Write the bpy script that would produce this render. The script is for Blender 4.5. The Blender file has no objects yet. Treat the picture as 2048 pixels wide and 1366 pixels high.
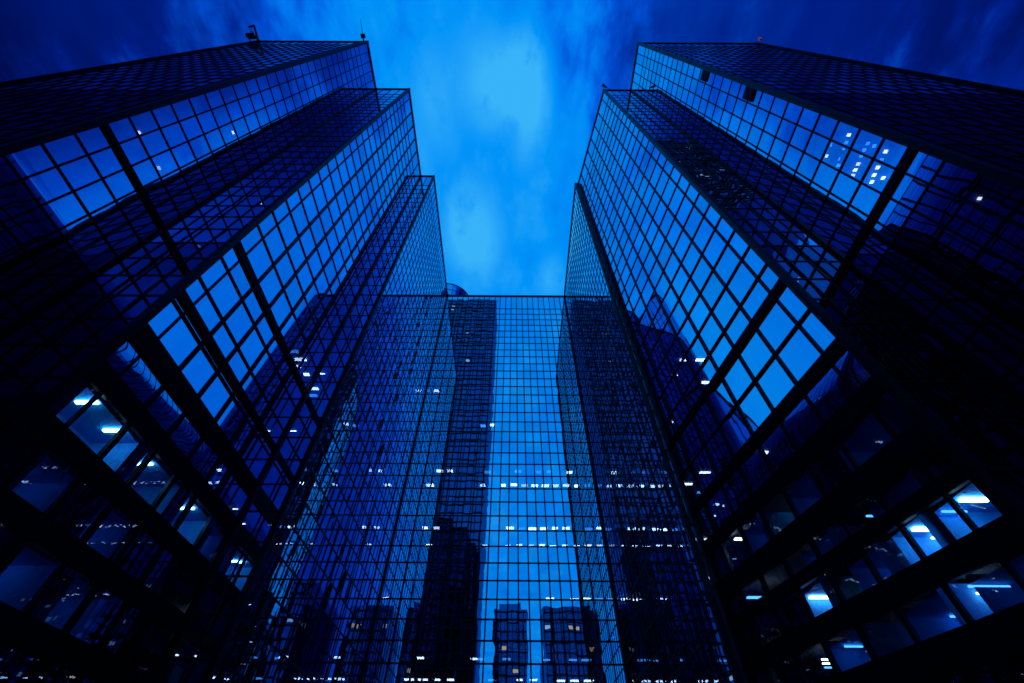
import bpy, math, random
from math import radians, sin, cos
random.seed(7)
S = bpy.context.scene
EYE = 1.6
# ---------------------------------------------------------------- camera
F, PITCH, YAW, ROLL = 831.4165, 0.8805, -0.0022, -0.0073      # in 2048 px units
cam_d = bpy.data.cameras.new("camera"); cam = bpy.data.objects.new("camera", cam_d)
S.collection.objects.link(cam); S.camera = cam
cam_d.sensor_fit = 'HORIZONTAL'; cam_d.sensor_width = 36; cam_d.lens = 36*F/2048
cam_d.clip_start = 0.1; cam_d.clip_end = 6000
from mathutils import Matrix, Vector
cam.location = (0, 0, EYE)
cam.rotation_mode = 'XYZ'
M = Matrix.Rotation(-YAW, 4, 'Z') @ Matrix.Rotation(math.pi/2+PITCH, 4, 'X') @ Matrix.Rotation(-ROLL, 4, 'Z')
cam.rotation_euler = M.to_euler('XYZ')
R3 = M.to_3x3()
R3i = R3.inverted()
def ray(px, py):
    return (R3 @ Vector(((px-1024)/F, (683-py)/F, -1))).normalized()
def px_of(p):
    q = R3i @ (Vector(p)-Vector((0, 0, EYE)))
    if q.z > -1e-6: return None
    return (1024+F*q.x/-q.z, 683-F*q.y/-q.z)
def hit_x(px, py, X):
    r = ray(px, py); return Vector((0, 0, EYE))+r*(X/r.x)
def hit_y(px, py, Y):
    r = ray(px, py); return Vector((0, 0, EYE))+r*(Y/r.y)
def hit_z(px, py, Z):
    r = ray(px, py); return Vector((0, 0, EYE))+r*((Z-EYE)/r.z)
# ---------------------------------------------------------------- world (blue hour)
W = bpy.data.worlds.new("World"); S.world = W; W.use_nodes = True
nt = W.node_tree; nt.nodes.clear(); N = nt.nodes.new; Lk = nt.links.new
def mth(op, a, b=None, c=None, clamp=False):
    n = N('ShaderNodeMath'); n.operation = op; n.use_clamp = clamp
    for i, v in enumerate((a, b, c)):
        if v is None: continue
        if isinstance(v, (int, float)): n.inputs[i].default_value = v
        else: Lk(v, n.inputs[i])
    return n.outputs[0]
def ramp(fac, stops, interp='EASE'):
    n = N('ShaderNodeValToRGB'); n.color_ramp.interpolation = interp
    el = n.color_ramp.elements
    while len(el) < len(stops): el.new(0.5)
    for e, (p, c) in zip(el, stops):
        e.position = p; e.color = (*c, 1)
    Lk(fac, n.inputs[0]); return n.outputs[0]
def lin(r, g, b):
    f = lambda c: (c/255)/12.92 if c/255 <= .04045 else ((c/255+.055)/1.055)**2.4
    return (f(r), f(g), f(b))
tc = N('ShaderNodeTexCoord'); sp = N('ShaderNodeSeparateXYZ'); Lk(tc.outputs['Generated'], sp.inputs[0])
X, Y, Z = sp.outputs
zc = mth('MAXIMUM', Z, 0.06)
U = mth('DIVIDE', X, zc); V = mth('DIVIDE', Y, zc)
cx = N('ShaderNodeCombineXYZ'); Lk(mth('MULTIPLY', U, 1.0), cx.inputs[0]); Lk(mth('MULTIPLY', V, 0.42), cx.inputs[1])
ns = N('ShaderNodeTexNoise'); ns.inputs['Scale'].default_value = 8; ns.inputs['Detail'].default_value = 5; ns.inputs['Roughness'].default_value = .55
Lk(cx.outputs[0], ns.inputs['Vector']); nz = ns.outputs[0]
cb = N('ShaderNodeCombineXYZ'); Lk(mth('ADD', U, 3.0), cb.inputs[0]); Lk(mth('MULTIPLY', V, 0.7), cb.inputs[1])
ns2 = N('ShaderNodeTexNoise'); ns2.inputs['Scale'].default_value = 1.7; ns2.inputs['Detail'].default_value = 3
Lk(cb.outputs[0], ns2.inputs['Vector']); nb = ns2.outputs[0]
# base brightness across the street canyon: the afterglow lies along the middle of the sky
xs = mth('ADD', mth('MULTIPLY', X, 0.5), 0.5)
xs = mth('ADD', xs, mth('MULTIPLY', mth('SUBTRACT', nb, 0.5), 0.10))
base = ramp(xs, [(0.0, (.05,)*3), (0.12, (.16,)*3), (0.20, (.50,)*3), (0.30, (.70,)*3), (0.38, (.76,)*3), (0.46, (.78,)*3), (0.55, (.74,)*3), (0.66, (.62,)*3), (0.76, (.50,)*3), (0.87, (.20,)*3), (1.0, (.05,)*3)], 'LINEAR')
cw = N('ShaderNodeCombineXYZ'); Lk(mth('ADD', U, 1.3), cw.inputs[0]); Lk(mth('MULTIPLY', V, 0.55), cw.inputs[1])
ns3 = N('ShaderNodeTexNoise'); ns3.inputs['Scale'].default_value = 13; ns3.inputs['Detail'].default_value = 4; ns3.inputs['Roughness'].default_value = .6
Lk(cw.outputs[0], ns3.inputs['Vector']); nw = ns3.outputs[0]
def blob(px, py, ru, rv, warp=0.5, edge=(0.35, 1.25)):
    r = ray(px, py); u0, v0 = r.x/r.z, r.y/r.z
    a = mth('DIVIDE', mth('SUBTRACT', U, u0), ru); b = mth('DIVIDE', mth('SUBTRACT', V, v0), rv)
    d = mth('SQRT', mth('ADD', mth('MULTIPLY', a, a), mth('MULTIPLY', b, b)))
    d = mth('ADD', d, mth('MULTIPLY', mth('SUBTRACT', mth('MULTIPLY', mth('ADD', nw, nz), .5), 0.5), warp*8))
    n = N('ShaderNodeMapRange'); n.interpolation_type = 'SMOOTHSTEP'
    n.inputs[1].default_value = edge[0]; n.inputs[2].default_value = edge[1]; n.inputs[3].default_value = 1; n.inputs[4].default_value = 0
    Lk(d, n.inputs[0]); return n.outputs[0]
val = base
for a in [(985, 165, .10, .10, .6, (.1, 1.3), .26), (1060, 190, .05, .15, .6, (.1, 1.3), .28), (870, 210, .055, .11, .6, (.1, 1.5), .12), (945, 475, .08, .15, .6, (.1, 1.3), .26), (1105, 560, .05, .08, .5, (.1, 1.4), .12), (840, 330, .035, .10, .5, (.1, 1.5), .08)]:
    val = mth('ADD', val, mth('MULTIPLY', mth('MULTIPLY', blob(*a[:4], a[4], a[5]), mth('ADD', mth('MULTIPLY', nw, 2.4), -.25)), a[6]))
# dark cloud banks either side of the zenith
for a in [(1620, 10, .50, .22, .3, (.35, 1.25), .52), (90, 10, .52, .30, .3, (.2, 1.35), .60), (1225, 90, .05, .16, .5, (.2, 1.5), .14)]:
    val = mth('MULTIPLY', val, mth('SUBTRACT', 1.0, mth('MULTIPLY', blob(*a[:4], a[4], a[5]), a[6])))
# unseen sky behind the viewer, darkened beside the street so front panes mirror dark
n = N('ShaderNodeMapRange'); n.interpolation_type = 'SMOOTHSTEP'; n.inputs[1].default_value = -0.02; n.inputs[2].default_value = -0.20; n.inputs[3].default_value = 0; n.inputs[4].default_value = 1
Lk(Y, n.inputs[0]); back = n.outputs[0]
n = N('ShaderNodeMapRange'); n.interpolation_type = 'SMOOTHSTEP'; n.inputs[1].default_value = 0.20; n.inputs[2].default_value = 0.36; n.inputs[3].default_value = 0; n.inputs[4].default_value = .72
Lk(mth('ABSOLUTE', X), n.inputs[0]); side = n.outputs[0]
n = N('ShaderNodeMapRange'); n.interpolation_type = 'SMOOTHSTEP'; n.inputs[1].default_value = -0.22; n.inputs[2].default_value = -0.34; n.inputs[3].default_value = 1; n.inputs[4].default_value = .7
Lk(Y, n.inputs[0]); side = mth('MULTIPLY', side, n.outputs[0])
val = mth('MULTIPLY', val, mth('SUBTRACT', 1.0, mth('MULTIPLY', back, side)))
val = mth('MULTIPLY', val, mth('ADD', 0.42, mth('MULTIPLY', mth('ADD', mth('ADD', nb, nz), mth('MULTIPLY', nw, .9)), 0.40)))
col = ramp(val, [(0.0, lin(0, 2, 22)), (0.12, lin(0, 14, 84)), (0.25, lin(0, 32, 138)), (0.45, lin(0, 78, 212)), (0.62, lin(0, 122, 246)), (0.78, lin(2, 152, 255)), (1.0, lin(58, 184, 255))], 'LINEAR')
sky = N('ShaderNodeTexSky'); sky.sky_type = 'NISHITA'; sky.sun_disc = False
sky.sun_elevation = radians(0.5); sky.sun_rotation = radians(0); sky.altitude = 50; sky.ozone_density = 6
mx = N('ShaderNodeMix'); mx.data_type = 'RGBA'; mx.blend_type = 'MIX'; mx.inputs[0].default_value = 0.06
skb = N('ShaderNodeMix'); skb.data_type = 'RGBA'; skb.blend_type = 'MULTIPLY'; skb.inputs[0].default_value = 1
Lk(sky.outputs[0], skb.inputs[6]); skb.inputs[7].default_value = (0.0, .04, .35, 1)
Lk(col, mx.inputs[6]); Lk(skb.outputs[2], mx.inputs[7])
bg = N('ShaderNodeBackground'); bg.inputs[1].default_value = 1.0; Lk(mx.outputs[2], bg.inputs[0])
wo = N('ShaderNodeOutputWorld'); Lk(bg.outputs[0], wo.inputs[0])
S.view_settings.view_transform = 'Standard'; S.view_settings.look = 'None'; S.view_settings.exposure = 0; S.view_settings.gamma = 1
S.cycles.max_bounces = 10; S.cycles.glossy_bounces = 6; S.cycles.transparent_max_bounces = 16; S.cycles.diffuse_bounces = 2
S.cycles.caustics_reflective = False; S.cycles.caustics_refractive = False

# ---------------------------------------------------------------- materials
def mat(name):
    m = bpy.data.materials.new(name); m.use_nodes = True; m.node_tree.nodes.clear(); return m
def pbr(name, col, rough=.5, metal=0., spec=.5, noise=None, sc=3.):
    m = mat(name); t = m.node_tree; b = t.nodes.new('ShaderNodeBsdfPrincipled'); o = t.nodes.new('ShaderNodeOutputMaterial')
    b.inputs['Base Color'].default_value = (*col, 1); b.inputs['Roughness'].default_value = rough; b.inputs['Metallic'].default_value = metal
    b.inputs['Specular IOR Level'].default_value = spec
    if noise:
        tcn = t.nodes.new('ShaderNodeTexCoord'); n = t.nodes.new('ShaderNodeTexNoise'); n.inputs['Scale'].default_value = sc; n.inputs['Detail'].default_value = 6
        r = t.nodes.new('ShaderNodeValToRGB'); r.color_ramp.elements[0].color = (*col, 1); r.color_ramp.elements[1].color = (*noise, 1)
        r.color_ramp.elements[0].position = .35; r.color_ramp.elements[1].position = .7
        t.links.new(tcn.outputs['Object'], n.inputs['Vector']); t.links.new(n.outputs[0], r.inputs[0]); t.links.new(r.outputs[0], b.inputs['Base Color'])
    t.links.new(b.outputs[0], o.inputs[0]); return m
def glass(name, tint, trans, through):
    m = mat(name); t = m.node_tree; o = t.nodes.new('ShaderNodeOutputMaterial')
    g = t.nodes.new('ShaderNodeBsdfGlossy'); g.inputs['Color'].default_value = (*tint, 1); g.inputs['Roughness'].default_value = 0.0
    tr = t.nodes.new('ShaderNodeBsdfTransparent'); tr.inputs[0].default_value = (*through, 1)
    # every pane has its own slight coating density
    gi = t.nodes.new('ShaderNodeNewGeometry'); mr = t.nodes.new('ShaderNodeMapRange'); mr.inputs[3].default_value = trans*.5; mr.inputs[4].default_value = trans*1.6
    t.links.new(gi.outputs['Random Per Island'], mr.inputs[0])
    mxn = t.nodes.new('ShaderNodeMixShader'); t.links.new(mr.outputs[0], mxn.inputs[0])
    # rolled-glass ripple
    tcn = t.nodes.new('ShaderNodeTexCoord'); n = t.nodes.new('ShaderNodeTexNoise'); n.inputs['Scale'].default_value = .55; n.inputs['Detail'].default_value = 1.5
    bp = t.nodes.new('ShaderNodeBump'); bp.inputs['Strength'].default_value = 1; bp.inputs['Distance'].default_value = .0028
    t.links.new(tcn.outputs['Object'], n.inputs['Vector']); t.links.new(n.outputs[0], bp.inputs['Height'])
    # stored bend of the shading normal, so flat panes mirror open sky
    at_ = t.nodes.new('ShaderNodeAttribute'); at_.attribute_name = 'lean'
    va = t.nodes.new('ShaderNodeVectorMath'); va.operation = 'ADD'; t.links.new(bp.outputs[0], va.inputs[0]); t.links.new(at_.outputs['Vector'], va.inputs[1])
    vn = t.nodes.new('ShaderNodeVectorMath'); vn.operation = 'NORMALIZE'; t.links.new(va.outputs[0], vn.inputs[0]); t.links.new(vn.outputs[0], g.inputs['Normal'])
    t.links.new(g.outputs[0], mxn.inputs[1]); t.links.new(tr.outputs[0], mxn.inputs[2]); t.links.new(mxn.outputs[0], o.inputs[0]); return m
def emit(name, col, st, light=False):
    m = mat(name); t = m.node_tree; o = t.nodes.new('ShaderNodeOutputMaterial'); e = t.nodes.new('ShaderNodeEmission')
    e.inputs[0].default_value = (*col, 1); e.inputs[1].default_value = st; t.links.new(e.outputs[0], o.inputs[0])
    if not light: m.cycles.emission_sampling = 'NONE'
    return m
M_frame = pbr('dark_anodised_frame', (.008, .008, .014), .45, .0, .25, (.012, .012, .02), .6)
M_band = pbr('dark_spandrel_panel', (.005, .005, .010), .6, .0, .15, (.008, .008, .014), .25)
M_glass = glass('blue_mirror_glass', (.74, .86, 1.0), .16, (.55, .75, 1))
M_glass2 = glass('clear_blue_glass', (.42, .52, .66), .55, (.55, .8, 1))
M_glass3 = glass('shade_tint_glass', (.16, .22, .42), .25, (.4, .55, .9))  # darker copy of the mirror glass; fade to black painted on low outer panes
M_slab = pbr('concrete_slab', (.035, .037, .045), .9, noise=(.05, .05, .06), sc=1)
M_roomw = pbr('office_wall_paint', (.02, .42, 1.0), .8)
M_rear = pbr('rear_cladding', (.02, .02, .03), .7, noise=(.03, .03, .04), sc=.4)
M_lamp = emit('ceiling_lamp_white', (.86, .93, 1), 9)
M_lampw = emit('ceiling_lamp_warm', (1, .84, .66), 6)
M_lampb = emit('ceiling_lamp_cool', (.10, .42, 1), 3.5)
M_bar = emit('room_light_bar', (.45, .82, 1), 17, True)
M_ground = pbr('paving_stone', (.05, .05, .055), .75, noise=(.08, .08, .085), sc=.8)

# ---------------------------------------------------------------- mesh helpers
C = S.collection
class MB:
    def __init__(s): s.v = []; s.f = []; s.lean = []  # lean: bend of the shading normals only
    def quad(s, a, b, c, d):
        i = len(s.v); s.v += [tuple(a), tuple(b), tuple(c), tuple(d)]; s.f.append((i, i+1, i+2, i+3))
    def box(s, o, ex, ey, ez):
        "corner o and three edge vectors"
        o, ex, ey, ez = map(Vector, (o, ex, ey, ez))
        if ex.cross(ey).dot(ez) < 0: ex, ey = ey, ex
        i = len(s.v)
        s.v += [tuple(o+ex*a+ey*b+ez*c) for c in (0, 1) for b in (0, 1) for a in (0, 1)]
        s.f += [tuple(i+k for k in q) for q in ((0, 2, 3, 1), (4, 5, 7, 6), (0, 1, 5, 4), (2, 6, 7, 3), (0, 4, 6, 2), (1, 3, 7, 5))]
    def cbox(s, c, sx, sy, sz):
        s.box((c[0]-sx/2, c[1]-sy/2, c[2]-sz/2), (sx, 0, 0), (0, sy, 0), (0, 0, sz))
    def tube(s, a, b, r, r2=None, n=8):
        a, b = Vector(a), Vector(b); r2 = r if r2 is None else r2
        d = (b-a).normalized(); u = d.orthogonal().normalized(); w = d.cross(u); i = len(s.v)
        for p, rr in ((a, r), (b, r2)):
            for k in range(n):
                t = 2*math.pi*k/n; s.v.append(tuple(p+(u*cos(t)+w*sin(t))*rr))
        for k in range(n): s.f.append((i+k, i+(k+1) % n, i+n+(k+1) % n, i+n+k))
        s.f.append(tuple(i+k for k in range(n-1, -1, -1))); s.f.append(tuple(i+n+k for k in range(n)))
    def prism(s, poly, z0, z1):
        i = len(s.v); n = len(poly)
        s.v += [(x, y, z0) for x, y in poly]+[(x, y, z1) for x, y in poly]
        for k in range(n): s.f.append((i+k, i+(k+1) % n, i+n+(k+1) % n, i+n+k))
        s.f.append(tuple(i+k for k in range(n-1, -1, -1))); s.f.append(tuple(i+n+k for k in range(n)))
    def build(s, name, m, parent=None, smooth=False):
        if not s.v: return None
        me = bpy.data.meshes.new(name); me.from_pydata(s.v, [], s.f); me.update(); me.materials.append(m)
        if s.lean: me.attributes.new('lean', 'FLOAT_VECTOR', 'POINT').data.foreach_set('vector', [k for v in s.lean for k in v])  # bend of the shading normals; the panes themselves don't lean
        o = bpy.data.objects.new(name, me); C.objects.link(o)
        if parent: o.parent = parent; o.matrix_parent_inverse = Matrix.Translation(-parent.location)
        if smooth:
            for p in me.polygons: p.use_smooth = True
        return o
def root(name, loc, label, cat, group=None):
    o = bpy.data.objects.new(name, None); C.objects.link(o); o.location = loc; o.empty_display_size = 2
    o['label'] = label; o['category'] = cat
    if group: o['group'] = group
    return o
def tag(o, label, cat, group=None):
    o['label'] = label; o['category'] = cat
    if group: o['group'] = group
    return o

def zz(z): return EYE+100*z          # fractions of the tower's height above the eye

# ---------------------------------------------------------------- curtain wall
class Wall:
    """one flat stretch of curtain wall from a to b (plan), outward normal on the right-hand side of a->b"""
    def __init__(s, a, b, rows, cols, bands=(), thickcols=(), thickrows=(), clear=(), tilt=None, wav=1.0, proud=.05, dark=0, mw=.12):  # tilt: bends shading normals only, the panes aren't tilted
        s.a, s.b = Vector((*a, 0)), Vector((*b, 0)); s.d = (s.b-s.a).normalized(); s.L = (s.b-s.a).length
        s.n = Vector((s.d.y, -s.d.x, 0)); s.rows = rows; s.cols = cols; s.bands = bands; s.tc = thickcols; s.tr = thickrows; s.clear = clear; s.tilt = tilt; s.wav = wav; s.proud = proud; s.dark = dark; s.mw = mw
TOP = zz(1.0)
def panes_of(w):
    out = []
    for i in range(len(w.rows)-1):
        z1, z0 = w.rows[i], w.rows[i+1]
        zm = (z0+z1)/2
        if z1 < .5: continue
        z0 = max(z0, .1)
        if any(b0-.02 <= z0 and z1 <= b1+.02 for b0, b1 in w.bands): continue
        for j in range(len(w.cols)-1):
            c0, c1 = w.cols[j], w.cols[j+1]
            p = [w.a+w.d*c+Vector((0, 0, z)) for c, z in ((c0, z0), (c1, z0), (c1, z1), (c0, z1))]
            q = [px_of(v) for v in p]
            area = 0
            if all(q):
                inside = sum(-20 < x < 2068 and -20 < y < 1386 for x, y in q)
                if inside >= 2: area = abs(sum(q[k][0]*q[(k+1) % 4][1]-q[(k+1) % 4][0]*q[k][1] for k in range(4)))/2
                if (w.a+w.d*c0-Vector((0, 0, 0))).dot(w.n) > 0: area = 0
                x, y = sum(v[0] for v in q)/4, sum(v[1] for v in q)/4
                area *= (0 < x < 2048 and 0 < y < 1366)
            out.append((area, w, p))
    return out
def pane_mesh(mb, w, p, amt=1.0):
    "a pane that bellies a few millimetres and sits a hair out of plane, as real sealed units do"
    a, b, c, d = p; bul = random.gauss(0, .003)*amt*w.wav; tx = random.gauss(0, .0018)*amt*w.wav; ty = random.gauss(0, .0018)*amt*w.wav; tl = 0
    N_ = 4; i = len(mb.v); W_ = (b-a).length; H_ = (d-a).length
    for v in range(N_+1):
        for u in range(N_+1):
            s_, t_ = u/N_, v/N_
            q = a*(1-s_)*(1-t_)+b*s_*(1-t_)+c*s_*t_+d*(1-s_)*t_
            h = bul*(1-(2*s_-1)**2)*(1-(2*t_-1)**2)+tx*(s_-.5)*W_+ty*(t_-.5)*H_-tl*(t_-.5)*H_
            mb.v.append(tuple(q+w.n*h)); mb.lean.append(w.tilt(q, w.n) if w.tilt else (0.0, 0.0, 0.0))  # lean from tilt: shading normal bend only, the pane doesn't lean
    for v in range(N_):
        for u in range(N_):
            k = i+v*(N_+1)+u; mb.f.append((k, k+1, k+N_+2, k+N_+1))
def curtain(parent, walls, vis=100, labelrest='window_panes'):
    allp = []
    for w in walls: allp += panes_of(w)
    allp.sort(key=lambda t: -t[0])
    rest = MB(); restc = MB(); restd = MB()
    for k, (ar, w, p) in enumerate(allp):
        cen = sum(p, Vector())/4
        clr = any(u0 <= (cen-w.a).dot(w.d) <= u1 and z0 <= cen.z <= z1 for u0, u1, z0, z1 in w.clear)
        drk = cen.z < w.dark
        if k < vis and ar > 0:
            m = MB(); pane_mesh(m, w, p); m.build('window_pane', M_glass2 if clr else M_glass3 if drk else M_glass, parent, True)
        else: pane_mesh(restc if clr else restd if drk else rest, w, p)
    o = rest.build(labelrest, M_glass, parent, True); o['kind'] = 'stuff'
    for q, nm, mm in ((restc, 'clear_window_panes', M_glass2), (restd, 'shade_tint_panes', M_glass3)):
        o = q.build(nm, mm, parent, True)
        if o: o['kind'] = 'stuff'
    for w in walls:
        g = MB(); n = w.n; top = w.rows[0]; bot = .1
        for j, c in enumerate(w.cols):
            t = w.tc[j] if j < len(w.tc) else w.mw
            if j in (0, len(w.cols)-1): t = .16
            g.box(w.a+w.d*(c-t/2)-n*.15+Vector((0, 0, bot)), w.d*t, n*(.155+w.proud), (0, 0, top-bot))
        for i, z in enumerate(w.rows):
            if z < bot: continue
            t = w.mw+.01
            g.box(w.a+w.d*.05-n*.15+Vector((0, 0, z-t/2)), w.d*(w.L-.1), n*(.15+w.proud), (0, 0, t))
        g.build('mullion_grid', M_frame, parent)
        for b0, b1 in w.bands:
            g = MB(); g.box(w.a+w.d*.02-n*.1+Vector((0, 0, b0)), w.d*(w.L-.04), n*.24, (0, 0, b1-b0)); g.build('spandrel_band', M_band, parent)
def cols_even(L, w):
    n = max(1, round(L/w)); return [L*i/n for i in range(n+1)]
def cols_from(L, first, w, rev=False):
    c = [0, first]; 
    while c[-1]+w < L-.6: c.append(c[-1]+w)
    c.append(L)
    return [L-x for x in reversed(c)] if rev else c
def rows_list(step, start, bands, extra=()):
    r = [1.0]; z = start
    while z > .02:
        if not any(b0-.004 < z < b1+.004 for b0, b1 in bands) and not (bands and z < .2): r.append(z)
        z -= step
    for b0, b1 in bands: r += [b0+.0005, b1-.0005]
    return [zz(v) for v in sorted(r, reverse=True)]
def corner_posts(parent, pts, t=.45):
    for x, y in pts:
        m = MB(); m.box((x-t/2, y-t/2, 0), (t, 0, 0), (0, t, 0), (0, 0, TOP+.35)); m.build('corner_post', M_frame, parent)
def parapet(parent, pts, t=.5, h=.7):
    for a, b in zip(pts[:-1], pts[1:]):
        a, b = Vector((*a, 0)), Vector((*b, 0)); d = (b-a).normalized(); n = Vector((d.y, -d.x, 0)); m = MB()
        m.box(a-n*(t*.7)+Vector((0, 0, TOP-.25)), b-a, n*t, (0, 0, h)); m.build('parapet_cap', M_frame, parent)

def sky_bend(zhi, ymax=25.3, zlow=.165, zspan=.02, soft=.18):
    "bends shading normals on lower side walls, from the eye, to mirror high sky"
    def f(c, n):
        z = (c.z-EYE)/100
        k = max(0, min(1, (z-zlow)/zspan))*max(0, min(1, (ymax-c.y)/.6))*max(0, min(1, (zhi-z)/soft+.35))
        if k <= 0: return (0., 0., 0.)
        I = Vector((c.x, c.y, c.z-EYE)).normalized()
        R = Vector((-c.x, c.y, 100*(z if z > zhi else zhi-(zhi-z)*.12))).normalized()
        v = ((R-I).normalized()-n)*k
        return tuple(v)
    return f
W1H, W2H = .0247, .0285
R1 = lambda i: .9382-W1H*i
# ---- left tower
bL1 = [(.3185, .3235)]
bL2 = [(.298, .3055), (.2275, .2335), (.1835, .197), (.152, .164), (.1185, .129), (.087, .097), (.054, .065), (.018, .033)]
LT = [(-50.1, 6.71), (-28.8, 6.71), (-28.8, 14.7), (-21.85, 14.7), (-21.85, 32.4), (-18.74, 32.4), (-18.74, 65.86)]
left = root('stepped_glass_tower', (-36, 36, 0), 'tall stepped glass tower on the left, topped by a crane and a thin antenna', 'tower')
rl1 = rows_list(W1H, .9382, []); rl2 = rows_list(W2H, .308+W2H*22, bL2)
zb = lambda bs: [(zz(a), zz(b)) for a, b in bs]
def wallset_left():
    w = []
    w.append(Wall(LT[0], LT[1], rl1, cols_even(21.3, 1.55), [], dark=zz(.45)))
    w.append(Wall(LT[1], LT[2], rl1, cols_from(7.99, 1.57, 1.57), zb(bL1), tilt=sky_bend(.60, 30, .235, .02, .3), dark=zz(.25), wav=.6))
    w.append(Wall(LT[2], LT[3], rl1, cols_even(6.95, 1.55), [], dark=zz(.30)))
    w.append(Wall(LT[3], LT[4], rl2, cols_from(17.7, 1.55, 2.6), zb(bL2), [.16, .13, .30, .32, .34, .34, .14], tilt=sky_bend(.54, soft=.25), wav=.6, proud=.08, clear=[(-1, 40, 0, zz(.151))]))
    w.append(Wall(LT[4], LT[5], rl1, cols_even(3.1, 1.55), []))
    w.append(Wall(LT[5], LT[6], rl1, cols_even(33.46, 1.55), [], wav=.7, mw=.14))
    return w
WL = wallset_left(); curtain(left, WL)
corner_posts(left, LT); parapet(left, LT)
# ---- right tower
bR1 = [(.268, .2735)]
bR2 = [(.246, .252), (.178, .186), (.145, .155), (.1125, .125), (.0955, .102), (.070, .080), (.044, .056), (.012, .026)]
RT = [(14.74, 65.86), (14.74, 34.0), (15.4, 34.0), (18.69, 14.7), (24.27, 14.7), (24.27, 6.71), (47.4, 6.71)]
right = root('stepped_glass_tower', (34, 36, 0), 'tall stepped glass tower rising on the right of the court, its roof edge bare', 'tower')
rr1 = rows_list(W1H, .9382, []); rr2 = rows_list(.0288, .388+.0288*19, bR2)
def wallset_right():
    w = []
    w.append(Wall(RT[0], RT[1], rr1, cols_even(31.86, 1.55), [], wav=.7, mw=.14))
    w.append(Wall(RT[1], RT[2], rr1, [0, .66], []))
    w.append(Wall(RT[2], RT[3], rr2, cols_from(math.hypot(3.29, 19.3), 1.55, 2.6, True), zb(bR2), [.16, .2, .28, .26, .24, .2, .2, .16, .14], tilt=sky_bend(.50, 26, soft=.3), wav=.6, proud=.08, clear=[(-1, 40, 0, zz(.157))]))
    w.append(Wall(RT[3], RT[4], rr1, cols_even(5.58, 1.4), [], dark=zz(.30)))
    w.append(Wall(RT[4], RT[5], rr1, cols_from(7.99, 1.57, 1.57, True), zb(bR1), tilt=sky_bend(.60, 30, .23, .05, .3), dark=zz(.235), wav=.6))
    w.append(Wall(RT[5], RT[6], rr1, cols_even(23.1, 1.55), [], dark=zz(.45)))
    return w
WR = wallset_right(); curtain(right, WR)
corner_posts(right, RT); parapet(right, RT)
# ---- central block
CT = [(-18.74, 65.86), (14.74, 65.86)]
mid = root('glass_office_block', (-2, 72, 0), 'flat fronted glass office block closing the court between the two stepped towers', 'building')
rc = [zz(1.0)]+[zz(R1(i)) for i in range(0, 38)]
curtain(mid, [Wall(CT[0], CT[1], rc, cols_even(33.48, 1.55), [], wav=.3, mw=.2)])
parapet(mid, CT)

# ---- insides: floors, rear walls
def insides(parent, poly, zs, rear):
    for k, z in enumerate(zs):
        m = MB(); m.prism(poly, z-.32, z-.06); m.build('floor_slab', M_slab, parent)
    for a, b in rear:
        a, b = Vector((*a, 0)), Vector((*b, 0)); d = (b-a).normalized(); n = Vector((d.y, -d.x, 0)); m = MB()
        m.box(a, b-a, n*.4, (0, 0, TOP-.4)); m.build('rear_wall', M_rear, parent)
ins = lambda P, sgn: P
polyL = [(-49.8, 7.0), (-29.1, 7.0), (-29.1, 15.0), (-22.15, 15.0), (-22.15, 32.7), (-19.04, 32.7), (-19.04, 88), (-49.8, 88)]
polyR = [(15.04, 88), (15.04, 34.3), (15.75, 34.3), (19.05, 15.0), (24.57, 15.0), (24.57, 7.0), (47.1, 7.0), (47.1, 88)]
polyR = list(reversed(polyR))
polyR = [(47.1, 88), (15.04, 88), (15.04, 34.3), (15.75, 34.3), (19.05, 15.0), (24.57, 15.0), (24.57, 7.0), (47.1, 7.0)]
slabL = [zz(b1)-.1 for b0, b1 in bL2]+[z for z in rl2 if zz(.245) < z < zz(.98)][::1]
slabR = [zz(b1)-.1 for b0, b1 in bR2]+[z for z in rr2 if zz(.26) < z < zz(.98)]
insides(left, polyL, sorted(slabL), [((-50.0, 90), (-50.0, 7.0)), ((-19.0, 88.4), (-50, 88.4)), ((-30.5, 9.2), (-49.5, 9.2))])
insides(right, polyR, sorted(slabR), [((47.3, 7.0), (47.3, 90)), ((47.3, 88.4), (15.0, 88.4)), ((47.0, 9.2), (26.0, 9.2))])
insides(mid, [(-18.3, 66.2), (14.3, 66.2), (14.3, 88), (-18.3, 88)], [z for z in rc[1:]], [((14.3, 88.4), (-18.3, 88.4)), ((14.2, 74.6), (-18.2, 74.6))])
for par, poly in ((left, polyL), (right, polyR), (mid, [(-18.3, 66.2), (14.3, 66.2), (14.3, 88), (-18.3, 88)])):
    m = MB(); m.prism(poly, TOP-.5, TOP-.2); m.build('roof_slab', M_rear, par)

# ---- ceiling lights behind the glass, row by row
def fixture(parent, px, py, zceil, sx=1.0, sy=.45, m=None, ymin=None):
    p = hit_z(px, py, zceil-.36)
    b = MB(); b.cbox((p.x, p.y, zceil-.38), sx, sy, .08)
    r = random.random(); mm = m or (M_lamp if r < .62 else M_lampw if r < .75 else M_lampb)
    b.build('ceiling_light', mm, parent)
rnd = random.Random(3)
def litrow(i, x0, x1, y, prob=.8, m=None, step=1.9, size=1.0):
    "row i counts mullion rows of the central block; lamps hang from the slab above that row"
    zc = rc[i]     # slab at the top of the bay whose sill is row i
    p0, p1 = hit_z(x0, y, zc-.36), hit_z(x1, y, zc-.36)
    x = p0.x
    while x < p1.x:
        if rnd.random() < prob:
            p = Vector((x, max(p0.y, 66.6), 0)); b = MB(); b.cbox((x, p.y+rnd.uniform(-.2, .2), zc-.38), size*rnd.uniform(.8, 1.35), .75, .08)
            r = rnd.random(); b.build('ceiling_light', m or (M_lamp if r < .65 else M_lampw if r < .8 else M_lampb), mid)
        x += step
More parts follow.
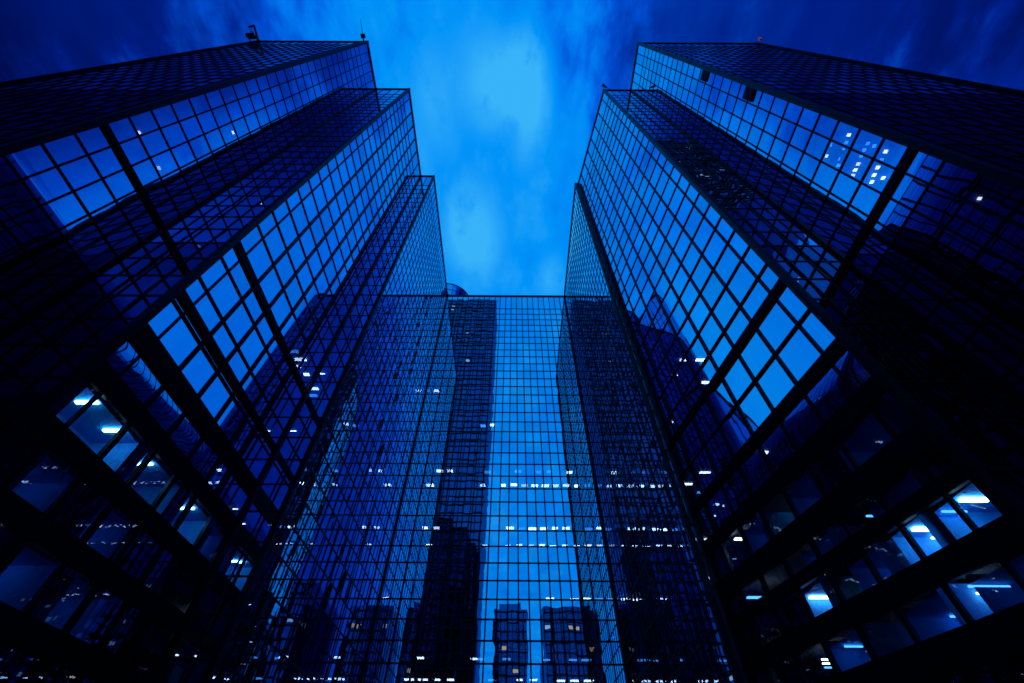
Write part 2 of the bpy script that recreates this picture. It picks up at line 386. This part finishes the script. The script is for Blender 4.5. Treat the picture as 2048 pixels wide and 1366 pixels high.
# (sill row, from px, to px, lamp px y)
litrow(13, 838, 900, 782, .8); litrow(13, 970, 1010, 722, 0)
litrow(12, 895, 950, 781, 1)
litrow(17, 965, 990, 832, 1)
litrow(21, 880, 915, 942, 1); litrow(21, 975, 1150, 943, .75); litrow(21, 690, 770, 943, .5)
litrow(22, 600, 760, 970, .5); litrow(22, 860, 880, 970, .6); litrow(22, 965, 1250, 970, .75)
litrow(25, 700, 785, 1056, .8); litrow(25, 850, 882, 1056, 1); litrow(25, 1020, 1270, 1056, .8)
litrow(26, 858, 878, 1090, 1); litrow(26, 970, 1290, 1091, .9)
litrow(29, 540, 745, 1197, .55, M_lampb); litrow(29, 748, 785, 1197, 1, M_lamp); litrow(29, 1075, 1350, 1198, .8)
litrow(33, 735, 1335, 1358, .5, step=1.9); litrow(32, 815, 960, 1316, .5); litrow(32, 500, 565, 1310, .9); litrow(32, 960, 1180, 1318, .3, M_lampb)

# rooms with their lights on behind the lower bands of the towers
def room(parent, wx, y0, y1, zt, zb_, sgn, bars, bm=None):
    d = 3.4
    m = MB(); x0 = wx-sgn*.45; x1 = wx-sgn*d
    m.quad((x1, y0, zb_), (x1, y1, zb_), (x1, y1, zt), (x1, y0, zt))
    m.quad((x0, y0, zb_), (x1, y0, zb_), (x1, y0, zt), (x0, y0, zt))
    m.quad((x0, y1, zb_), (x1, y1, zb_), (x1, y1, zt), (x0, y1, zt))
    m.quad((x0, y0, zt-.37), (x1, y0, zt-.37), (x1, y1, zt-.37), (x0, y1, zt-.37))
    m.build('lit_room', M_roomw, parent)
    for (yy, xx, ln, wd) in bars:
        b = MB(); b.cbox((wx-sgn*xx, yy, zt-.45), ln, wd, .1); b.build('ceiling_light', bm or M_bar, parent)
# left: the row of lit windows between two bands
zt, zb0 = zz(.152)+.35, zz(.129)
room(left, -21.85, 15.8, 20.6, zt, zb0, 1, [(16.9, 1.1, 1.2, .2), (19.3, 1.1, 1.2, .2)])
room(left, -21.85, 21.5, 25.4, zt, zb0, 1, [(22.6, 1.2, 1.0, .18)])
room(left, -21.85, 26.6, 30.0, zt, zb0, 1, [(28.0, 1.2, 1.0, .18)])
# right
zt, zb0 = zz(.0955)+.35, zz(.080)
room(right, 18.4, 15.1, 17.6, zt, zb0, -1, [(16.4, 1.3, 1.2, .25)])
room(right, 17.9, 18.0, 20.0, zt, zb0, -1, [(19.0, 1.3, 1.0, .25)])
M_bard = emit('fill_room_light', (.15, .48, 1), 5.5, True)
# added dim rooms whose light lifts the dark base windows
for par, xw, sg, lst in ((left, lambda y: -21.85, 1, [(.097, .1185, 17.0, 19.4), (.097, .1185, 21.5, 24.0), (.065, .087, 19.5, 21.6), (.065, .087, 23.0, 26.0), (.162+.002, .1835, 21, 23.5), (.129, .152, 30.6, 32.2)]),
                         (right, lambda y: 18.69-3.29*(y-14.7)/19.3, -1, [(.125, .145, 16.5, 20.0), (.125, .145, 22.0, 25.0), (.080, .0955, 21.0, 23.4), (.080, .0955, 25.2, 27.5), (.102, .1125, 17.0, 20.5), (.102, .1125, 23, 26), (.056, .070, 15.5, 18.5), (.056, .070, 19.5, 22.5), (.056, .070, 24.5, 27.5), (.125, .145, 27.5, 30.0)])):
    for z0, z1, y0, y1 in lst:
        x = xw((y0+y1)/2)-(.0 if sg > 0 else -.15)
        room(par, x, y0, y1, zz(z1)+.3, zz(z0), sg, [(y0+.7, 2.6, .9, .08)], M_bard)
barpx = []
def bar(par, slabs, wx, xa, xb, y, wd=.10, m=None):
    "a fluorescent tube, real or standing in for mirrored lights, running in from the glass, under the slab over the place where the sight line enters"
    X_ = wx; pw = hit_x((xa+xb)/2, y, X_)
    barpx.append(((xa+xb)/2, y))
    above = [z for z in slabs if z-.4 > pw.z+.1]
    if not above: return
    zc = min(above)-.42
    if pw.z < zz(.16):
        tops = [zz(b0) for b0, b1 in (bR2 if par is right else bL2) if zz(b0) > pw.z+.05]
        if tops: zc = min(tops)-.16
    p0, p1 = hit_z(xa, y, zc), hit_z(xb, y, zc); b = MB()
    pm = (p0+p1)/2                       # keep only tubes that really hang indoors
    if par is right and X_ < 20 and (pm.y < 15.6 or pm.x-abs(p1.x-p0.x)/2 < 18.69-3.29*(pm.y-14.7)/19.3+.35): return
    if par is left and X_ > -25 and (pm.y < 15.2 or pm.x+abs(p1.x-p0.x)/2 > -22.2): return
    b.cbox(((p0.x+p1.x)/2, (p0.y+p1.y)/2, zc), abs(p1.x-p0.x)+.05, wd, .07); b.build('ceiling_light', m or M_lamp, par)  # some of these stand in for lamps and city lights mirrored in the glass
slR, slL = sorted(slabR), sorted(slabL)
for t in [(1665, 1721, 1110), (1664, 1718, 1118), (1664, 1716, 1125), (1617, 1645, 1022), (1623, 1648, 1030), (1625, 1652, 1037), (1796, 1826, 1137), (1802, 1830, 1145), (1806, 1829, 1151),
          (1938, 2018, 1173), (1955, 2020, 1187), (1902, 1934, 1233), (1910, 1942, 1245), (1820, 1854, 1309), (1862, 1884, 1311), (1816, 1849, 1300), (1684, 1715, 1278), (1687, 1720, 1286), (1690, 1724, 1293),
          (1644, 1678, 1319), (1646, 1682, 1327), (1650, 1687, 1335), (1712, 1740, 1020), (1734, 1750, 1032), (1858, 1870, 1251), (1868, 1878, 1264), (1940, 1994, 954), (1950, 1990, 959), (1870, 1905, 1064), (1864, 1896, 1076), (1885, 1932, 1023), (1848, 1870, 1093), (1745, 1760, 760), (1765, 1785, 768)]:
    bar(right, slR, 18.3 if t[0] > 1650 else 17.6, *t, m=None if t[2] % 3 else M_lampb)
for t in [(438, 442, 1018), (450, 458, 1018), (466, 475, 1018), (436, 442, 1050), (447, 453, 1050), (462, 468, 1050), (472, 478, 1050), (483, 490, 1048), (452, 460, 1080), (284, 318, 1003), (355, 368, 1066), (346, 366, 1076),
          (404, 410, 1140), (310, 330, 1247), (345, 365, 1248), (373, 380, 1248), (540, 552, 1020), (538, 548, 1052), (570, 576, 1054), (487, 500, 1123), (72, 82, 1225), (93, 111, 1224), (82, 92, 1213), (0, 18, 1181), (2, 9, 1168), (505, 540, 862), (565, 592, 862), (515, 530, 880), (352, 356, 1310), (385, 392, 1312)]:
    bar(left, slL, -21.85, *t, m=M_lampb if t[2] % 2 else None)  # several tubes are added indoors to stand in for lights mirrored in the glass
for t in [(1340, 1355, 705), (1375, 1390, 705), (1420, 1438, 707), (1360, 1372, 720), (1392, 1410, 720), (1346, 1372, 752), (1350, 1362, 765), (1404, 1420, 765), (1386, 1446, 833), (1350, 1384, 891), (1400, 1420, 945), (1370, 1384, 968), (1395, 1420, 985), (1510, 1530, 887), (1520, 1535, 905),
          (1560, 1585, 985), (1380, 1440, 1079), (1470, 1500, 1078), (1515, 1530, 1078), (1495, 1525, 1195), (1540, 1560, 1195), (1620, 1670, 1195), (1410, 1440, 1260), (1560, 1570, 1300)]:
    bar(right, slR, 16.6, *t, wd=.3, m=M_lampb if t[0] % 2 else None)  # upper tubes stand in for central block lamps mirrored in this wall
for t in [(575, 596, 703), (590, 612, 719), (588, 600, 733), (608, 618, 749), (632, 650, 749), (616, 640, 764)]:
    bar(left, slL, -21.85, *t, wd=.4, m=M_lampb if t[0] % 2 else None)  # added tubes, in place of lamps the wall mirrors from the central block

for x, y in [(1697, 270), (1692, 285), (1686, 301), (1680, 318), (1676, 331), (1735, 287), (1728, 300), (1722, 312), (1716, 328), (1710, 340), (1705, 351), (1771, 303), (1762, 320), (1755, 335), (1748, 350), (1743, 364), (1748, 292), (1766, 356), (1660, 290), (1652, 312), (1958, 398)]:
    bar(right, slR, 24.27, x-2, x+3, y, .22, M_lampb if (x*7+y) % 3 == 0 else M_lampw if (x+y) % 4 == 0 else M_lamp)  # tubes added behind the glass in place of mirrored city lights
for x, y in [(467, 265), (318, 336), (279, 266)]: bar(left, slL, -28.8, x-2, x+2, y, .3, M_lampw)
for (xa, ya), (xb, yb) in [((1413, 137), (1405, 161)), ((1503, 172), (1495, 201))]:
    q0, q1 = hit_x(xa, ya, 24.2), hit_x(xb, yb, 24.2); m = MB(); m.box((24.1, q0.y, q0.z-1.0), (.12, 0, 0), (0, q1.y-q0.y, 0), (0, 0, 2.0)); m.build('louvre_panel', M_band, right)
# blinds added behind lower windows; pale cloth bounces sky to lift black panes
M_fill_blind = pbr('fill_blind_cloth', (.42, .46, .58), .9, noise=(.5, .54, .66), sc=.7)
def fill_blinds(par, w, bands, lit, seed):
    r = random.Random(seed); bs = sorted(bands)
    for (a0, a1), (b0, b1) in zip(bs[:-1], bs[1:]):
        z0, z1 = zz(a1), zz(b0)
        if z1 > zz(.185): continue
        for j in range(len(w.cols)-1):
            c = (w.cols[j]+w.cols[j+1])/2; p = w.a+w.d*c; q = px_of((p.x, p.y, (z0+z1)/2))
            if r.random() > .72 or not q or not (-100 < q[0] < 2150 and 0 < q[1] < 1500): continue
            if any(y0-.8 < p.y < y1+.8 and z0 < zz(lz) < z1 for y0, y1, lz in lit): continue
            if any(abs(q[0]-x)+abs(q[1]-y) < 46 for x, y in barpx): continue
            hh = (z1-z0)*r.choice([.55, .8, 1, 1]); W_ = w.cols[j+1]-w.cols[j]-.3
            m = MB(); m.box(w.a+w.d*(w.cols[j]+.15)-w.n*.42+Vector((0, 0, z1-hh+.05)), w.d*W_, w.n*.03, (0, 0, hh)); m.build('fill_blind', M_fill_blind, par)
fill_blinds(left, WL[3], bL2, [(15.8, 32, .14), (17, 24, .11), (19.5, 26, .076), (21, 23.5, .17)], 5)
fill_blinds(right, WR[2], bR2, [(15.1, 27.5, .088), (16.5, 25, .135), (17, 26, .107), (15.5, 27.5, .062), (27.5, 30, .135)], 6)
# ---------------------------------------------------------------- things on the roofs
M_steel = pbr('dark_steel', (.01, .01, .014), .5)
def at(px, py, z):
    return hit_z(px, py, z)
p = at(507, 84, TOP+.6); H = lambda x, y, h: hit_z(x, y, TOP+h)
crane = root('window_cleaning_crane', (p.x, p.y+1.5, TOP), 'small dark window cleaning crane leaning out over the roof edge of the left tower', 'crane')
m = MB(); m.cbox((p.x, p.y+1.6, TOP+.9), 2.0, 2.0, 1.4); m.cbox((p.x-.3, p.y+1.3, TOP+1.9), 1.1, 1.1, .8); m.build('carriage', M_steel, crane)
m = MB(); m.tube((p.x+.6, p.y+1.4, TOP+1.3), H(516, 80, 1.6), .26, .26); m.tube(H(516, 80, 1.6), H(508, 51, 4), .27, .2); m.tube(H(510, 78, 1.6), H(505, 63, 3), .12); m.build('mast', M_steel, crane)
m = MB(); m.tube(H(509, 51, 4), H(497, 54, 4), .2, .16); m.build('boom', M_steel, crane)
m = MB(); m.tube(H(499, 54, 4), H(501, 64, 2.6), .07); m.tube(H(503, 53, 4), H(503, 66, 2.4), .05); m.build('cable', M_steel, crane)
c_ = H(502, 72, 1.5); m = MB(); m.cbox(c_, 1.1, 1.0, .9); m.tube(c_+Vector((-.9, -.1, 0)), c_+Vector((.8, .2, .2)), .38, .3); m.tube(c_+Vector((-.4, .3, 0)), c_+Vector((-.5, 1.6, -.4)), .1); m.build('cradle', M_steel, crane)
a_ = H(726, 72, .9)
ant = root('roof_antenna', (a_.x, a_.y, TOP), 'thin whip antenna on a small box at the front corner of the left tower', 'antenna')
m = MB(); m.tube(H(725, 68, 1.2), H(721, 38, 4.5), .08, .03); m.build('mast', M_steel, ant)
m = MB(); m.cbox(a_, .75, .7, .7); m.tube(a_, a_+Vector((.1, .9, -.6)), .16); m.build('mount_box', M_steel, ant)
a_ = H(1520, 78, .8)
bea = root('roof_beacon', (a_.x, a_.y, TOP), 'faint orange warning beacon on the front roof edge of the right tower', 'beacon')
m = MB(); m.tube(a_+Vector((0, .1, -.7)), a_+Vector((0, .0, -.1)), .12); m.build('post', M_steel, bea)
m = MB(); m.tube(a_+Vector((0, 0, -.1)), a_+Vector((0, -.1, .55)), .28, .2); m.build('lamp', emit('beacon_orange', (1, .35, .05), .12), bea)
a_ = H(1224, 181, .9); b_ = H(1209, 172, 2.2)
dsh = root('roof_floodlight', (a_.x, a_.y, TOP), 'small dark floodlight arm at the inner roof corner of the right tower', 'floodlight')
m = MB(); m.tube(a_+Vector((.5, .6, -.6)), a_, .1); m.tube(a_, b_, .04); m.build('bracket', M_steel, dsh)
m = MB(); m.tube(a_+Vector((-.6, 0, 0)), a_+Vector((.6, .1, 0)), .34, .25); m.build('housing', M_steel, dsh)
m = MB(); m.tube(b_+Vector((-.45, -.2, 0)), b_+Vector((.5, .3, .1)), .3, .16); m.build('lamp_head', M_steel, dsh)

# rounded drum on the roof of the central block
dr = root('rounded_roof_drum', (-20.5, 76, TOP), 'rounded glass drum peeping over the left end of the central roofline', 'roof structure')
m = MB(); cxd, cyd, rd = -21.0, 76.5, 7.4
n = 40
for k in range(n):
    a0, a1 = 2*math.pi*k/n, 2*math.pi*(k+1)/n
    m.quad((cxd+rd*cos(a0), cyd+rd*sin(a0), TOP-.2), (cxd+rd*cos(a1), cyd+rd*sin(a1), TOP-.2), (cxd+rd*cos(a1), cyd+rd*sin(a1), TOP+12), (cxd+rd*cos(a0), cyd+rd*sin(a0), TOP+12))
m.build('drum_glass', M_glass, dr)
m = MB()
for k in range(n):
    a0, a1 = 2*math.pi*k/n, 2*math.pi*(k+1)/n
    for z in (0.4, 3.2, 6, 8.8, 11.8):
        r2 = rd+.06
        m.box((cxd+r2*cos(a0), cyd+r2*sin(a0), TOP+z), (r2*(cos(a1)-cos(a0)), r2*(sin(a1)-sin(a0)), 0), (-.15*cos(a0), -.15*sin(a0), 0), (0, 0, .16))
    if k % 2 == 0: m.tube((cxd+(rd+.05)*cos(a0), cyd+(rd+.05)*sin(a0), TOP), (cxd+(rd+.05)*cos(a0), cyd+(rd+.05)*sin(a0), TOP+12), .09, n=6)
m.build('drum_ribs', M_frame, dr)
m = MB(); m.prism([(cxd+rd*cos(2*math.pi*k/n), cyd+rd*sin(2*math.pi*k/n)) for k in range(n)], TOP+12, TOP+12.4); m.build('drum_roof', M_rear, dr)

# ---------------------------------------------------------------- ground
def sheet(name, x0, y0, x1, y1, z, m):
    b = MB(); b.quad((x0, y0, z), (x1, y0, z), (x1, y1, z), (x0, y1, z)); o = b.build(name, m); o['kind'] = 'structure'; return o
sheet('ground', -2500, -2500, 2500, 2500, 0, M_ground)

# ---------------------------------------------------------------- neighbours across the street, seen as reflections
def office(name, x0, y0, x1, y1, h, label, stripe, lit, seed, roofstep=None):
    r = random.Random(seed); rt = root(name, ((x0+x1)/2, (y0+y1)/2, 0), label, 'building')
    m = MB(); m.box((x0, y0, 0), (x1-x0, 0, 0), (0, y1-y0, 0), (0, 0, h)); m.build('wall', stripe, rt)
    if roofstep:
        sx0, sx1, sh = roofstep; m = MB(); m.box((sx0, y0+1, h), (sx1-sx0, 0, 0), (0, y1-y0-2, 0), (0, 0, sh)); m.build('rooftop_block', stripe, rt)
    m = MB()                                   # vertical fins on the face towards the court
    x = x0+.4
    while x < x1-.3:
        m.box((x, y1, 0), (.35, 0, 0), (0, .5, 0), (0, 0, h-.5)); x += 2.4
    m.build('facade_fins', M_rear2, rt)
    m = MB(); z = 3.4
    while z < h-1:
        m.box((x0+.2, y1, z), (x1-x0-.4, 0, 0), (0, .3, 0), (0, 0, .5)); z += 3.6
    m.build('floor_bands', M_rear2, rt)
    for k in range(lit):
        nx = int((x1-x0-1)/2.4); nz = int((h-6)/3.6)
        i, j = r.randrange(max(nx, 1)), r.randrange(max(nz, 1))
        bx, bz = x0+.85+i*2.4, 4.6+j*3.6
        b = MB(); b.box((bx, y1+.03, bz), (1.7, 0, 0), (0, .04, 0), (0, 0, 1.2)); b.build('lit_window', r.choice([M_win, M_win, M_winw]), rt)
    return rt
M_rear2 = pbr('dark_stone_fins', (.012, .014, .03), .6, noise=(.02, .02, .04), sc=.3)
M_off = glass('neighbour_glass', (.26, .30, .55), .4, (.0, .0, .0))
M_win = emit('lit_window_white', (.4, .7, 1), .7); M_winw = emit('lit_window_warm', (1, .75, .45), .5)
office('high_rise', -44, -52, -11.3, -28, 240, 'dark slender high rise mirrored left of the bright strip in the central block', M_off, 5, 1)
office('office_tower', -7.2, -95, 6.8, -70, 66, 'shorter tower mirrored low in the bright strip, left of the narrow gap', M_off, 6, 2, (-5, 4.5, 2.5))
office('office_tower', 13.5, -95, 31, -70, 67, 'shorter tower mirrored low in the bright strip, right of the narrow gap', M_off, 6, 3)
office('office_block', -110, -80, -32, -40, 70, 'broad dark office block across the street to the left behind the viewer', M_off, 60, 4)
office('office_block', 38, -80, 115, -40, 66, 'broad dark office block across the street to the right behind the viewer', M_off, 60, 5)
